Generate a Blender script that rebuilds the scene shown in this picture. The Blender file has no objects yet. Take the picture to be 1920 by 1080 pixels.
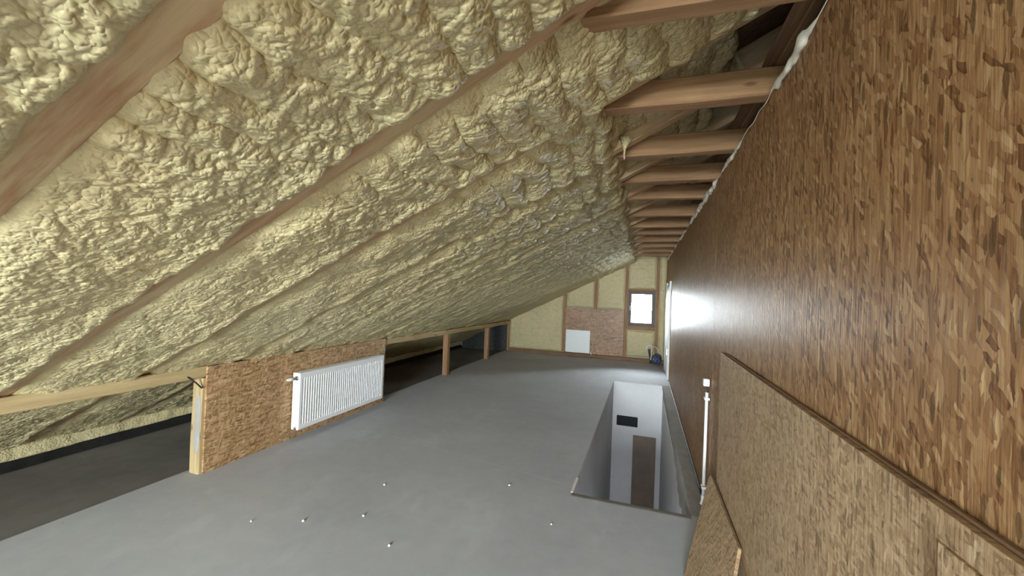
import bpy, bmesh, math, random
import numpy as np
from mathutils import Matrix, Vector

random.seed(7)
SC = bpy.context.scene
COL = SC.collection

# ------------------------------------------------------------------ camera, world, light, exposure
F_PX, YAW, PITCH, ROLL = 751.4, math.radians(18.26), math.radians(0.67), math.radians(2.2)
cam_d = bpy.data.cameras.new('camera')
cam_d.sensor_width = 36.0
cam_d.lens = F_PX * 36.0 / 1920.0
cam_d.clip_start = 0.02
cam = bpy.data.objects.new('camera', cam_d)
COL.objects.link(cam)
fw = Vector((-math.sin(YAW) * math.cos(PITCH), math.cos(YAW) * math.cos(PITCH), math.sin(PITCH)))
rt = Vector((math.cos(YAW), math.sin(YAW), 0))
up = rt.cross(fw)
r2 = math.cos(ROLL) * rt + math.sin(ROLL) * up
u2 = -math.sin(ROLL) * rt + math.cos(ROLL) * up
cam.matrix_world = Matrix(((r2.x, u2.x, -fw.x, 0.0), (r2.y, u2.y, -fw.y, 0.0), (r2.z, u2.z, -fw.z, 1.6), (0, 0, 0, 1)))
SC.camera = cam

WORLD_STRENGTH = 9.0
world = bpy.data.worlds.new('overcast_sky')
SC.world = world
world.use_nodes = True
bgn = world.node_tree.nodes['Background']
bgn.inputs[0].default_value = (0.88, 0.95, 1.0, 1)
bgn.inputs[1].default_value = WORLD_STRENGTH

# windows of the attic: x0, x1, z0, z1 of the glass (far gable, gable behind the camera)
FAR_Y, BACK_Y = 10.5, -4.6
W1 = (-0.37, 0.27, 0.89, 1.76)
W2 = (-1.9, 0.42, 0.3, 2.45)


def portal(name, x0, x1, z0, z1, y, facing):
    l = bpy.data.lights.new(name, 'AREA')
    l.shape = 'RECTANGLE'
    l.size, l.size_y = x1 - x0, z1 - z0
    l.cycles.is_portal = True
    o = bpy.data.objects.new(name, l)
    COL.objects.link(o)
    o.location = ((x0 + x1) / 2, y, (z0 + z1) / 2)
    o.rotation_euler = (math.radians(-90 if facing < 0 else 90), 0, 0)   # light leaves along local -Z
    return o


portal('daylight_portal', *W1, FAR_Y + 0.16, -1)
portal('daylight_portal', *W2, BACK_Y - 0.16, 1)

# added fill light, unseen in the hall below, to brighten the stairwell
hl = bpy.data.lights.new('stairwell_fill', 'AREA')
hl.shape, hl.size, hl.size_y, hl.energy, hl.color = 'RECTANGLE', 0.8, 1.2, 6.0, (0.9, 0.95, 1.0)
hlo = bpy.data.objects.new('stairwell_fill', hl)
COL.objects.link(hlo)
hlo.location = (-0.06, 0.62, -1.7)
hlo.rotation_euler = (math.radians(90), 0, 0)

SC.view_settings.view_transform = 'Standard'
SC.view_settings.look = 'None'
SC.view_settings.exposure = 3.5
SC.view_settings.gamma = 1.0
SC.view_settings.use_curve_mapping = False
SC.cycles.use_denoising = True
SC.cycles.max_bounces = 7
SC.cycles.diffuse_bounces = 5
SC.cycles.use_adaptive_sampling = True
SC.cycles.adaptive_threshold = 0.03
SC.cycles.glossy_bounces = 3
SC.cycles.transparent_max_bounces = 8
SC.cycles.sample_clamp_indirect = 8.0
SC.cycles.caustics_reflective = False

# ------------------------------------------------------------------ node helpers / materials


class NT:
    def __init__(self, name):
        self.m = bpy.data.materials.new(name)
        self.m.use_nodes = True
        self.t = self.m.node_tree
        self.b = self.t.nodes['Principled BSDF']

    def n(self, typ, **kw):
        nd = self.t.nodes.new(typ)
        for k, v in kw.items():
            if k.startswith('i_'):
                nd.inputs[k[2:].replace('_', ' ')].default_value = v
            else:
                setattr(nd, k, v)
        return nd

    def l(self, a, b):
        self.t.links.new(a, b)

    def math(self, op, a, b=None, clamp=False):
        nd = self.n('ShaderNodeMath', operation=op, use_clamp=clamp)
        for i, v in enumerate((a, b)):
            if v is None:
                continue
            if isinstance(v, (int, float)):
                nd.inputs[i].default_value = v
            else:
                self.l(v, nd.inputs[i])
        return nd.outputs[0]

    def ramp(self, fac, stops):
        r = self.n('ShaderNodeValToRGB')
        el = r.color_ramp.elements
        while len(el) < len(stops):
            el.new(0.5)
        for e, (p, c) in zip(el, stops):
            e.position = p
            e.color = (*c, 1)
        self.l(fac, r.inputs[0])
        return r.outputs[0]

    def mix(self, fac, a, b, blend='MIX'):
        nd = self.n('ShaderNodeMix', data_type='RGBA', blend_type=blend)
        for s, v in ((nd.inputs[0], fac), (nd.inputs[6], a), (nd.inputs[7], b)):
            if isinstance(v, (int, float)):
                s.default_value = v
            elif isinstance(v, tuple):
                s.default_value = (*v, 1)
            else:
                self.l(v, s)
        return nd.outputs[2]

    def coord(self, which='Object', scale=(1, 1, 1), rot=0.0, rand=0.0, loc=(0, 0, 0)):
        c = self.n('ShaderNodeTexCoord').outputs[which]
        if rand:
            oi = self.n('ShaderNodeObjectInfo').outputs['Random']
            v = self.n('ShaderNodeVectorMath', operation='ADD')
            cb = self.n('ShaderNodeCombineXYZ')
            k = self.math('MULTIPLY', oi, rand)
            for i in range(3):
                self.l(k, cb.inputs[i])
            self.l(c, v.inputs[0])
            self.l(cb.outputs[0], v.inputs[1])
            c = v.outputs[0]
        mp = self.n('ShaderNodeMapping')
        mp.inputs['Location'].default_value = loc
        mp.inputs['Rotation'].default_value = (0, 0, rot)
        mp.inputs['Scale'].default_value = scale
        self.l(c, mp.inputs[0])
        return mp.outputs[0]

    def noise(self, vec, scale, detail=4, rough=0.55, out='Fac'):
        nd = self.n('ShaderNodeTexNoise')
        nd.inputs['Scale'].default_value = scale
        nd.inputs['Detail'].default_value = detail
        nd.inputs['Roughness'].default_value = rough
        if vec is not None:
            self.l(vec, nd.inputs['Vector'])
        return nd.outputs[out]

    def bump(self, h, strength, dist):
        nd = self.n('ShaderNodeBump')
        nd.inputs['Strength'].default_value = strength
        nd.inputs['Distance'].default_value = dist
        self.l(h, nd.inputs['Height'])
        self.l(nd.outputs[0], self.b.inputs['Normal'])

    def set(self, color=None, rough=None, spec=None, metal=None):
        for k, v in (('Base Color', color), ('Roughness', rough), ('Specular IOR Level', spec), ('Metallic', metal)):
            if v is None:
                continue
            if isinstance(v, tuple):
                self.b.inputs[k].default_value = (*v, 1)
            elif isinstance(v, (int, float)):
                self.b.inputs[k].default_value = v
            else:
                self.l(v, self.b.inputs[k])
        return self.m


def mat_plain(name, color, rough=0.5, spec=0.5, metal=0.0, var=0.12, scale=14.0):
    t = NT(name)
    v = t.coord('Object')
    f = t.noise(v, scale)
    lo = tuple(c * (1 - var) for c in color)
    hi = tuple(min(1, c * (1 + var)) for c in color)
    return t.set(t.ramp(f, [(0.3, lo), (0.7, hi)]), rough, spec, metal)


def mat_foam():
    t = NT('spray_foam')
    v = t.coord('Object')
    big = t.noise(v, 1.3, 3)
    mid = t.noise(v, 16, 4)
    c1 = t.ramp(big, [(0.32, (0.55, 0.475, 0.275)), (0.52, (0.62, 0.53, 0.30)), (0.7, (0.675, 0.555, 0.305))])
    c2 = t.ramp(mid, [(0.3, (0.86, 0.86, 0.84)), (0.65, (1, 1, 1))])
    col = t.mix(1.0, c1, c2, 'MULTIPLY')
    w = t.n('ShaderNodeTexVoronoi', feature='SMOOTH_F1')
    w.inputs['Scale'].default_value = 62
    w.inputs['Smoothness'].default_value = 0.35
    dv = t.n('ShaderNodeVectorMath', operation='ADD')
    nz = t.n('ShaderNodeVectorMath', operation='SCALE')
    t.l(t.noise(v, 24, 2, out='Color'), nz.inputs[0])
    nz.inputs['Scale'].default_value = 0.04
    t.l(v, dv.inputs[0])
    t.l(nz.outputs[0], dv.inputs[1])
    t.l(dv.outputs[0], w.inputs['Vector'])
    d = w.outputs['Distance']
    h = t.math('SUBTRACT', t.math('MULTIPLY', t.noise(v, 90, 2), 0.12), t.math('MULTIPLY', d, d))
    t.bump(h, 0.6, 0.010)
    return t.set(col, 0.42, 0.45)


def mat_wood(name, c_lo, c_mid, c_hi, rough=0.72, spray=0.0):
    """sawn timber, grain along local X"""
    t = NT(name)
    v = t.coord('Object', (1.2, 22, 22), rand=37.0)
    g = t.noise(v, 1.6, 6, 0.6)
    v2 = t.coord('Object', (0.9, 5, 5), rand=11.0)
    b = t.noise(v2, 1.5, 3)
    col = t.ramp(g, [(0.3, c_lo), (0.5, c_mid), (0.68, c_hi)])
    tone = t.ramp(b, [(0.3, (0.80, 0.77, 0.74)), (0.62, (1, 1, 1))])
    col = t.mix(1.0, col, tone, 'MULTIPLY')
    # knots
    k = t.n('ShaderNodeTexVoronoi', feature='F1')
    k.inputs['Scale'].default_value = 1.0
    t.l(t.coord('Object', (3.2, 9, 9), rand=23.0), k.inputs['Vector'])
    km = t.ramp(k.outputs['Distance'], [(0.05, (1, 1, 1)), (0.13, (0, 0, 0))])
    col = t.mix(t.math('MULTIPLY', km, 0.75), col, (0.13, 0.06, 0.025))
    if spray:
        sp = t.noise(t.coord('Object', (1.1, 9, 9), rand=3.0), 2.0, 4, 0.65)
        col = t.mix(t.math('MULTIPLY', t.ramp(sp, [(0.42, (0, 0, 0)), (0.6, (1, 1, 1))]), spray), col, (0.66, 0.56, 0.33))
    t.bump(g, 0.35, 0.004)
    return t.set(col, rough, 0.3)


def mat_osb(name, palette, long=0.13, wide=0.017, spread=0.32, rough=0.32, bump=0.5, contrast=1.0, chips=0.25, resin=0.5, spec=0.5):
    """oriented strand board: overlapping layers of long flakes, main axis local X; a random flake wins at each point"""
    t = NT(name)
    base = t.coord('Object', rand=19.0)
    nz = t.n('ShaderNodeVectorMath', operation='SCALE')
    t.l(t.noise(base, 42, 2, 0.6, out='Color'), nz.inputs[0])
    nz.inputs['Scale'].default_value = 0.008
    ad = t.n('ShaderNodeVectorMath', operation='ADD')
    t.l(base, ad.inputs[0])
    t.l(nz.outputs[0], ad.inputs[1])
    base_v = hgt = None
    layers = [(-spread * 0.3, 1.0, 1.0, 3.1), (spread, 0.8, 1.1, 9.7), (-spread * 0.9, 0.9, 0.8, 17.3), (spread * 0.3, 1.3, 0.9, 29.9), (spread * 3.4, 0.4, 0.8, 41.1)]
    for i, (rot, kl, kw, off) in enumerate(layers):
        mp = t.n('ShaderNodeMapping', vector_type='TEXTURE')
        mp.inputs['Rotation'].default_value = (0, 0, rot)
        mp.inputs['Location'].default_value = (off, off * 1.7, 0)
        mp.inputs['Scale'].default_value = (long * kl, wide * kw, 1)
        t.l(ad.outputs[0], mp.inputs[0])
        vo = t.n('ShaderNodeTexVoronoi', feature='F1', voronoi_dimensions='2D')
        vo.inputs['Scale'].default_value = 1.0
        t.l(mp.outputs[0], vo.inputs['Vector'])
        sep = t.n('ShaderNodeSeparateColor')
        t.l(vo.outputs['Color'], sep.inputs[0])
        # each flake: own tone, a touch darker towards its edges
        val = t.math('SUBTRACT', sep.outputs[1], t.math('MULTIPLY', t.math('MAXIMUM', t.math('SUBTRACT', vo.outputs['Distance'], 0.4), 0.0), 0.55))
        if base_v is None:
            base_v, hgt = val, sep.outputs[0]
        else:
            msk = t.math('GREATER_THAN', sep.outputs[2], 0.5 if i < 4 else 1 - chips)
            for nm in ('v', 'h'):
                if nm == 'h' and i > 2:
                    continue
                hm = t.n('ShaderNodeMix', data_type='FLOAT')
                t.l(msk, hm.inputs[0])
                t.l(base_v if nm == 'v' else hgt, hm.inputs[2])
                t.l(val if nm == 'v' else sep.outputs[0], hm.inputs[3])
                if nm == 'v':
                    base_v = hm.outputs[0]
                else:
                    hgt = hm.outputs[0]
    gr = t.n('ShaderNodeMapping')
    gr.inputs['Scale'].default_value = (7, 130, 1)
    t.l(base, gr.inputs[0])
    g = t.noise(gr.outputs[0], 1.0, 3)
    val = t.math('ADD', t.math('MULTIPLY', t.math('SUBTRACT', base_v, 0.5), contrast), t.math('ADD', t.math('MULTIPLY', g, 0.9), 0.05))
    col = t.ramp(val, palette)
    # scattered dark resin flecks
    dv = t.n('ShaderNodeTexVoronoi', feature='F1', voronoi_dimensions='2D')
    dv.inputs['Scale'].default_value = 1.0
    dm_ = t.n('ShaderNodeMapping')
    dm_.inputs['Scale'].default_value = (8, 34, 1)
    dm_.inputs['Rotation'].default_value = (0, 0, 0.45)
    t.l(ad.outputs[0], dm_.inputs[0])
    t.l(dm_.outputs[0], dv.inputs['Vector'])
    dsep = t.n('ShaderNodeSeparateColor')
    t.l(dv.outputs['Color'], dsep.inputs[0])
    dm = t.math('MULTIPLY', t.math('LESS_THAN', dv.outputs['Distance'], t.math('MULTIPLY', t.math('SUBTRACT', dsep.outputs[0], 0.35), 0.38)), resin)
    col = t.mix(dm, col, (0.10, 0.055, 0.022))
    big = t.noise(base, 1.7, 3)
    col = t.mix(1.0, col, t.ramp(big, [(0.3, (0.86, 0.83, 0.81)), (0.65, (1, 1, 1))]), 'MULTIPLY')
    t.bump(t.math('ADD', hgt, t.math('MULTIPLY', g, 0.8)), bump, 0.003)
    return t.set(col, rough, spec)


def mat_concrete(name, lo, hi, rough=0.62, bump=0.25, spots=True):
    t = NT(name)
    v = t.coord('Object')
    a = t.noise(v, 0.9, 5, 0.6)
    b = t.noise(v, 9, 6, 0.65)
    fine = t.noise(v, 260, 2)
    mixv = t.math('ADD', t.math('MULTIPLY', a, 0.62), t.math('ADD', t.math('MULTIPLY', b, 0.3), t.math('MULTIPLY', fine, 0.10)))
    col = t.ramp(mixv, [(0.36, lo), (0.64, hi)])
    if spots:
        # pale dust bloom and a few scuffs
        s = t.noise(t.coord('Object', (1, 0.55, 1), 0.3), 1.6, 4, 0.7)
        col = t.mix(t.math('MULTIPLY', t.ramp(s, [(0.55, (0, 0, 0)), (0.72, (1, 1, 1))]), 0.35), col, tuple(min(1, c * 1.3) for c in hi))
        sc = t.noise(t.coord('Object', (3, 7, 1), 1.1), 2.2, 5, 0.7)
        col = t.mix(t.math('MULTIPLY', t.ramp(sc, [(0.66, (0, 0, 0)), (0.74, (1, 1, 1))]), 0.4), col, tuple(c * 0.55 for c in lo))
    t.bump(t.math('ADD', b, t.math('MULTIPLY', fine, 0.25)), bump, 0.004)
    return t.set(col, rough, 0.2)


def mat_glass():
    t = NT('window_glass')
    tr = t.n('ShaderNodeBsdfTransparent')
    tr.inputs[0].default_value = (0.97, 0.985, 0.98, 1)
    gl = t.n('ShaderNodeBsdfGlossy')
    gl.inputs['Roughness'].default_value = 0.02
    fr = t.n('ShaderNodeFresnel')
    fr.inputs[0].default_value = 1.45
    mx = t.n('ShaderNodeMixShader')
    t.l(fr.outputs[0], mx.inputs[0])
    t.l(tr.outputs[0], mx.inputs[1])
    t.l(gl.outputs[0], mx.inputs[2])
    t.l(mx.outputs[0], t.t.nodes['Material Output'].inputs['Surface'])
    return t.m


PAL_WALL = [(0.02, (0.13, 0.055, 0.021)), (0.22, (0.245, 0.122, 0.052)), (0.5, (0.345, 0.19, 0.086)), (0.75, (0.415, 0.25, 0.12)), (0.98, (0.555, 0.375, 0.20))]
PAL_LOW = [(0.02, (0.21, 0.125, 0.06)), (0.25, (0.35, 0.23, 0.125)), (0.5, (0.45, 0.31, 0.18)), (0.75, (0.51, 0.37, 0.22)), (0.98, (0.62, 0.47, 0.30))]
PAL_KNEE = [(0.02, (0.22, 0.115, 0.045)), (0.25, (0.36, 0.21, 0.09)), (0.5, (0.45, 0.275, 0.13)), (0.75, (0.53, 0.345, 0.175)), (0.98, (0.66, 0.48, 0.28))]
M = {}
M['foam'] = mat_foam()
M['foam_white'] = mat_plain('pale_gun_foam', (0.80, 0.75, 0.65), 0.6, 0.3)
M['wood'] = mat_wood('sawn_spruce', (0.25, 0.135, 0.066), (0.345, 0.195, 0.098), (0.43, 0.26, 0.14))
M['wood_spray'] = mat_wood('oversprayed_rafter', (0.44, 0.27, 0.15), (0.56, 0.36, 0.21), (0.66, 0.46, 0.29), 0.72, 0.6)
M['wood_pale'] = mat_wood('pale_spruce', (0.41, 0.295, 0.145), (0.51, 0.385, 0.20), (0.60, 0.46, 0.26))
M['wood_dark'] = mat_wood('dark_roof_boards', (0.15, 0.085, 0.045), (0.22, 0.13, 0.07), (0.28, 0.17, 0.10))
M['osb_wall'] = mat_osb('varnished_osb', PAL_WALL, 0.085, 0.0135, 0.2, 0.46, 0.6, 0.74, 0.34, 0.75, 0.2)
M['osb_low'] = mat_osb('raw_osb', PAL_LOW, 0.055, 0.011, 0.40, 0.5, 0.5, 0.7, 0.4, 0.5)
M['osb_knee'] = mat_osb('knee_osb', PAL_KNEE, 0.085, 0.014, 0.35, 0.5, 0.6, 0.85, 0.4, 0.7)
M['osb_far'] = mat_osb('gable_osb', [(p, (c[0] * 0.8, c[1] * 0.74, c[2] * 0.78)) for p, c in PAL_KNEE], 0.13, 0.03, 0.4, 0.45, 0.5, 0.7)
M['floor'] = mat_concrete('grey_screed', (0.42, 0.437, 0.475), (0.525, 0.543, 0.582), 0.75)
M['floor_dark'] = mat_concrete('dark_slab', (0.15, 0.142, 0.13), (0.23, 0.218, 0.20), 0.9)
M['slab_edge'] = mat_concrete('slab_edge', (0.24, 0.225, 0.205), (0.38, 0.36, 0.335), 0.85, 0.6)
M['plaster'] = mat_concrete('white_plaster', (0.66, 0.66, 0.67), (0.76, 0.76, 0.775), 0.7, 0.12, False)
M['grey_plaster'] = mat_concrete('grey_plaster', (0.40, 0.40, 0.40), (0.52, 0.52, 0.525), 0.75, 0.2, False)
M['white'] = mat_plain('white_enamel', (0.83, 0.84, 0.85), 0.28, 0.5, var=0.02)
M['door_white'] = mat_plain('matt_white_door', (0.58, 0.58, 0.58), 0.6, 0.3, var=0.03)
M['white_plastic'] = mat_plain('white_plastic', (0.80, 0.80, 0.79), 0.4, 0.5, var=0.03)
M['chrome'] = mat_plain('brass_nickel', (0.45, 0.42, 0.38), 0.3, 0.5, 1.0, var=0.1)
M['black'] = mat_plain('foot_strip_black', (0.016, 0.015, 0.014), 0.7, 0.2, var=0.4)
M['eave_shade'] = mat_plain('eave_shade_dark', (0.05, 0.055, 0.05), 0.8, 0.2, var=0.3)
M['dark_hole'] = mat_plain('dark_recess', (0.02, 0.022, 0.026), 0.7, 0.2)
M['brown_door'] = mat_plain('brown_door', (0.20, 0.148, 0.11), 0.5, 0.4, var=0.15, scale=4)
M['frame_brown'] = mat_wood('window_frame_brown', (0.085, 0.06, 0.042), (0.12, 0.085, 0.06), (0.16, 0.115, 0.085), 0.45)
M['wire'] = mat_plain('dark_cable', (0.03, 0.026, 0.022), 0.5, 0.4)
M['bag_blue'] = mat_plain('blue_bag', (0.055, 0.075, 0.13), 0.35, 0.5, var=0.35, scale=9)
M['glass'] = mat_glass()
M['mortar'] = mat_concrete('gable_block', (0.3, 0.29, 0.27), (0.42, 0.40, 0.37), 0.9, 0.3, False)

# ------------------------------------------------------------------ mesh helpers


def tag(o, label=None, cat=None, group=None, kind=None):
    for k, v in (('label', label), ('category', cat), ('group', group), ('kind', kind)):
        if v:
            o[k] = v
    return o


def link(name, me, mat=None, parent=None, smooth=False, M4=None):
    o = bpy.data.objects.new(name, me)
    COL.objects.link(o)
    if mat is not None and not me.materials:
        me.materials.append(mat)
    if smooth:
        me.polygons.foreach_set('use_smooth', [True] * len(me.polygons))
    if M4 is not None:
        o.matrix_world = M4
    if parent is not None:
        o.parent = parent
        o.matrix_parent_inverse = parent.matrix_world.inverted() if parent.type != 'EMPTY' else Matrix.Translation(-parent.location)
    return o


def empty(name, loc):
    o = bpy.data.objects.new(name, None)
    o.empty_display_size = 0.1
    o.location = loc
    COL.objects.link(o)
    return o


def bm_done(bm, name):
    bmesh.ops.recalc_face_normals(bm, faces=bm.faces)
    me = bpy.data.meshes.new(name)
    bm.to_mesh(me)
    bm.free()
    return me


def add_box(bm, x0, x1, y0, y1, z0, z1, bevel=0.0):
    r = bmesh.ops.create_cube(bm, size=1.0)
    vs = r['verts']
    for v in vs:
        v.co = Vector((x0 + (v.co.x + 0.5) * (x1 - x0), y0 + (v.co.y + 0.5) * (y1 - y0), z0 + (v.co.z + 0.5) * (z1 - z0)))
    if bevel:
        es = list({e for v in vs for e in v.link_edges})
        bmesh.ops.bevel(bm, geom=es, offset=bevel, segments=2, affect='EDGES', profile=0.5)


def box(name, x0, x1, y0, y1, z0, z1, mat, parent=None, bevel=0.0):
    """axis-aligned box whose origin is its centre"""
    c = Vector(((x0 + x1) / 2, (y0 + y1) / 2, (z0 + z1) / 2))
    bm = bmesh.new()
    add_box(bm, x0 - c.x, x1 - c.x, y0 - c.y, y1 - c.y, z0 - c.z, z1 - c.z, bevel)
    return link(name, bm_done(bm, name), mat, parent, M4=Matrix.Translation(c))


def frame_m(origin, ax, ay, az):
    ax, ay, az = Vector(ax).normalized(), Vector(ay).normalized(), Vector(az).normalized()
    return Matrix(((ax.x, ay.x, az.x, origin[0]), (ax.y, ay.y, az.y, origin[1]), (ax.z, ay.z, az.z, origin[2]), (0, 0, 0, 1)))


def timber(name, p0, p1, w, h, mat, parent=None, side=None, wob=0.003, seed=0):
    """sawn beam from p0 to p1 (centre line), grain along local X; side = direction of local Y (width w)"""
    p0, p1 = Vector(p0), Vector(p1)
    ax = (p1 - p0)
    L = ax.length
    ax.normalize()
    ay = Vector(side) if side else Vector((0, 0, 1)).cross(ax)
    ay = (ay - ax * ay.dot(ax)).normalized()
    az = ax.cross(ay)
    rnd = random.Random(seed + int(L * 1000))
    n = max(2, int(L / 0.25))
    bm = bmesh.new()
    b = min(0.006, w * 0.08)
    prof = [(-w / 2 + b, -h / 2), (w / 2 - b, -h / 2), (w / 2, -h / 2 + b), (w / 2, h / 2 - b), (w / 2 - b, h / 2), (-w / 2 + b, h / 2), (-w / 2, h / 2 - b), (-w / 2, -h / 2 + b)]
    rings = []
    for i in range(n + 1):
        x = -L / 2 + L * i / n
        dy, dz = rnd.uniform(-wob, wob), rnd.uniform(-wob, wob)
        rings.append([bm.verts.new((x, y + dy + rnd.uniform(-wob, wob) * 0.3, z + dz + rnd.uniform(-wob, wob) * 0.3)) for y, z in prof])
    for a, c in zip(rings, rings[1:]):
        for k in range(8):
            bm.faces.new((a[k], a[(k + 1) % 8], c[(k + 1) % 8], c[k]))
    bm.faces.new(rings[0])
    bm.faces.new(rings[-1])
    return link(name, bm_done(bm, name), mat, parent, M4=frame_m((p0 + p1) / 2, ax, ay, az))


def panel(name, origin, ax, ay, lx, ly, th, mat, parent=None, bevel=0.0015, poly=None):
    """board of size lx*ly*th centred at origin; local X = main strand axis"""
    ax, ay = Vector(ax), Vector(ay)
    az = ax.cross(ay)
    bm = bmesh.new()
    if poly is None:
        add_box(bm, -lx / 2, lx / 2, -ly / 2, ly / 2, -th / 2, th / 2, bevel)
    else:
        a = [bm.verts.new((x, y, -th / 2)) for x, y in poly]
        c = [bm.verts.new((x, y, th / 2)) for x, y in poly]
        bm.faces.new(a)
        bm.faces.new(c)
        for i in range(len(a)):
            j = (i + 1) % len(a)
            bm.faces.new((a[i], a[j], c[j], c[i]))
    return link(name, bm_done(bm, name), mat, parent, M4=frame_m(origin, ax, ay, az))


def tube(name, pts, r, mat, parent=None, seg=10, origin=None, smooth_steps=0):
    pts = [Vector(p) for p in pts]
    if smooth_steps:
        out = []
        for i in range(len(pts) - 1):
            p0, p1, p2, p3 = pts[max(i - 1, 0)], pts[i], pts[i + 1], pts[min(i + 2, len(pts) - 1)]
            for k in range(smooth_steps):
                t = k / smooth_steps
                out.append(0.5 * ((2 * p1) + (p2 - p0) * t + (2 * p0 - 5 * p1 + 4 * p2 - p3) * t * t + (3 * p1 - p0 - 3 * p2 + p3) * t ** 3))
        out.append(pts[-1])
        pts = out
    o = Vector(origin) if origin is not None else pts[0].copy()
    bm = bmesh.new()
    rings = []
    n = None
    for i, p in enumerate(pts):
        d = (pts[min(i + 1, len(pts) - 1)] - pts[max(i - 1, 0)]).normalized()
        if n is None:
            n = d.orthogonal().normalized()
        n = (n - d * n.dot(d)).normalized()
        m = d.cross(n)
        rr = r[i] if isinstance(r, (list, tuple)) else r
        rings.append([bm.verts.new(p - o + (n * math.cos(2 * math.pi * k / seg) + m * math.sin(2 * math.pi * k / seg)) * rr) for k in range(seg)])
    for a, c in zip(rings, rings[1:]):
        for k in range(seg):
            bm.faces.new((a[k], a[(k + 1) % seg], c[(k + 1) % seg], c[k]))
    bm.faces.new(rings[0])
    bm.faces.new(rings[-1])
    return link(name, bm_done(bm, name), mat, parent, True, Matrix.Translation(o))


# ------------------------------------------------------------------ numpy noise


def h2(ix, iy, seed):
    a = (ix.astype(np.int64) * 374761393 + iy.astype(np.int64) * 668265263 + seed * 1442695041) & 0xFFFFFFFF
    a = ((a ^ (a >> 13)) * 1274126177) & 0xFFFFFFFF
    a = ((a ^ (a >> 16)) * 2246822519) & 0xFFFFFFFF
    a = a ^ (a >> 15)
    return (a & 0xFFFFFF) / float(0x1000000)


def perlin(x, y, seed=0):
    ix, iy = np.floor(x), np.floor(y)
    fx, fy = x - ix, y - iy
    u, v = fx * fx * fx * (fx * (fx * 6 - 15) + 10), fy * fy * fy * (fy * (fy * 6 - 15) + 10)

    def g(dx, dy):
        a = h2(ix + dx, iy + dy, seed) * 6.2831853
        return np.cos(a) * (fx - dx) + np.sin(a) * (fy - dy)
    a, b, c, d = g(0, 0), g(1, 0), g(0, 1), g(1, 1)
    return ((a + (b - a) * u) + ((c + (d - c) * u) - (a + (b - a) * u)) * v) * 1.5


def fbm(x, y, seed=0, octv=3):
    s, a = 0, 1.0
    for i in range(octv):
        s = s + a * perlin(x, y, seed + i * 17)
        x, y, a = x * 2.03, y * 2.03, a * 0.5
    return s / 1.75


def puff(x, y, seed=0):
    """round bulges with creases between them, 0..1"""
    ix, iy = np.floor(x), np.floor(y)
    best = np.full(x.shape, -1.0)
    for dx in (-1, 0, 1):
        for dy in (-1, 0, 1):
            cx, cy = ix + dx, iy + dy
            px = cx + 0.15 + 0.7 * h2(cx, cy, seed)
            py = cy + 0.15 + 0.7 * h2(cx, cy, seed + 5)
            top = 0.55 + 0.45 * h2(cx, cy, seed + 11)
            best = np.maximum(best, top - ((x - px) ** 2 + (y - py) ** 2) * 1.15)
    return np.clip(best, -0.2, 1.0)


def sstep(a, b, x):
    t = np.clip((x - a) / (b - a), 0, 1)
    return t * t * (3 - 2 * t)


def grid_mesh(name, P):
    """P: (n, m, 3) array -> quad mesh"""
    n, m, _ = P.shape
    me = bpy.data.meshes.new(name)
    me.vertices.add(n * m)
    me.vertices.foreach_set('co', P.reshape(-1).astype(np.float32))
    idx = np.arange(n * m).reshape(n, m)
    q = np.stack([idx[:-1, :-1], idx[1:, :-1], idx[1:, 1:], idx[:-1, 1:]], -1).reshape(-1, 4)
    me.loops.add(q.size)
    me.polygons.add(len(q))
    me.loops.foreach_set('vertex_index', q.reshape(-1).astype(np.int32))
    me.polygons.foreach_set('loop_start', np.arange(0, q.size, 4, dtype=np.int32))
    me.polygons.foreach_set('use_smooth', np.ones(len(q), dtype=bool))
    me.update()
    return me


# ------------------------------------------------------------------ setting
XR, XK, XE = 0.51, -3.50, -4.95          # right wall, knee line, eaves
TAN = 0.5
TH = math.atan(TAN)
CT, ST = math.cos(TH), math.sin(TH)


def slope_z(x):
    return 0.86 + TAN * (x + 3.55)


# ground around the house, a storey and a half below
P = np.zeros((2, 2, 3))
P[0, :, 0], P[1, :, 0] = -60, 60
P[:, 0, 1], P[:, 1, 1] = -60, 70
P[:, :, 2] = -6.0
ground = tag(link('ground', grid_mesh('ground', P), mat_plain('ground_outside', (0.10, 0.105, 0.085), 0.95, 0.1, var=0.3, scale=0.4)), 'open ground outside the house, far below the attic windows', None, None, 'structure')

# floor with the stair opening
SX0, SX1, SY0, SY1 = -0.50, 0.385, 3.27, 7.9
bm = bmesh.new()
FX0 = -3.60
for a in ((FX0, SX0, BACK_Y - 0.2, FAR_Y + 0.2), (SX0, XR + 0.35, BACK_Y - 0.2, SY0), (SX0, XR + 0.35, SY1, FAR_Y + 0.2)):
    add_box(bm, a[0], a[1], a[2], a[3], -0.22, 0)
add_box(bm, SX1, XR + 0.35, SY0, SY1, -0.22, 0)
floor = link('floor', bm_done(bm, 'floor'), M['floor'])
tag(floor, 'grey screed floor with a long stair opening', None, None, 'structure')

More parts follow.
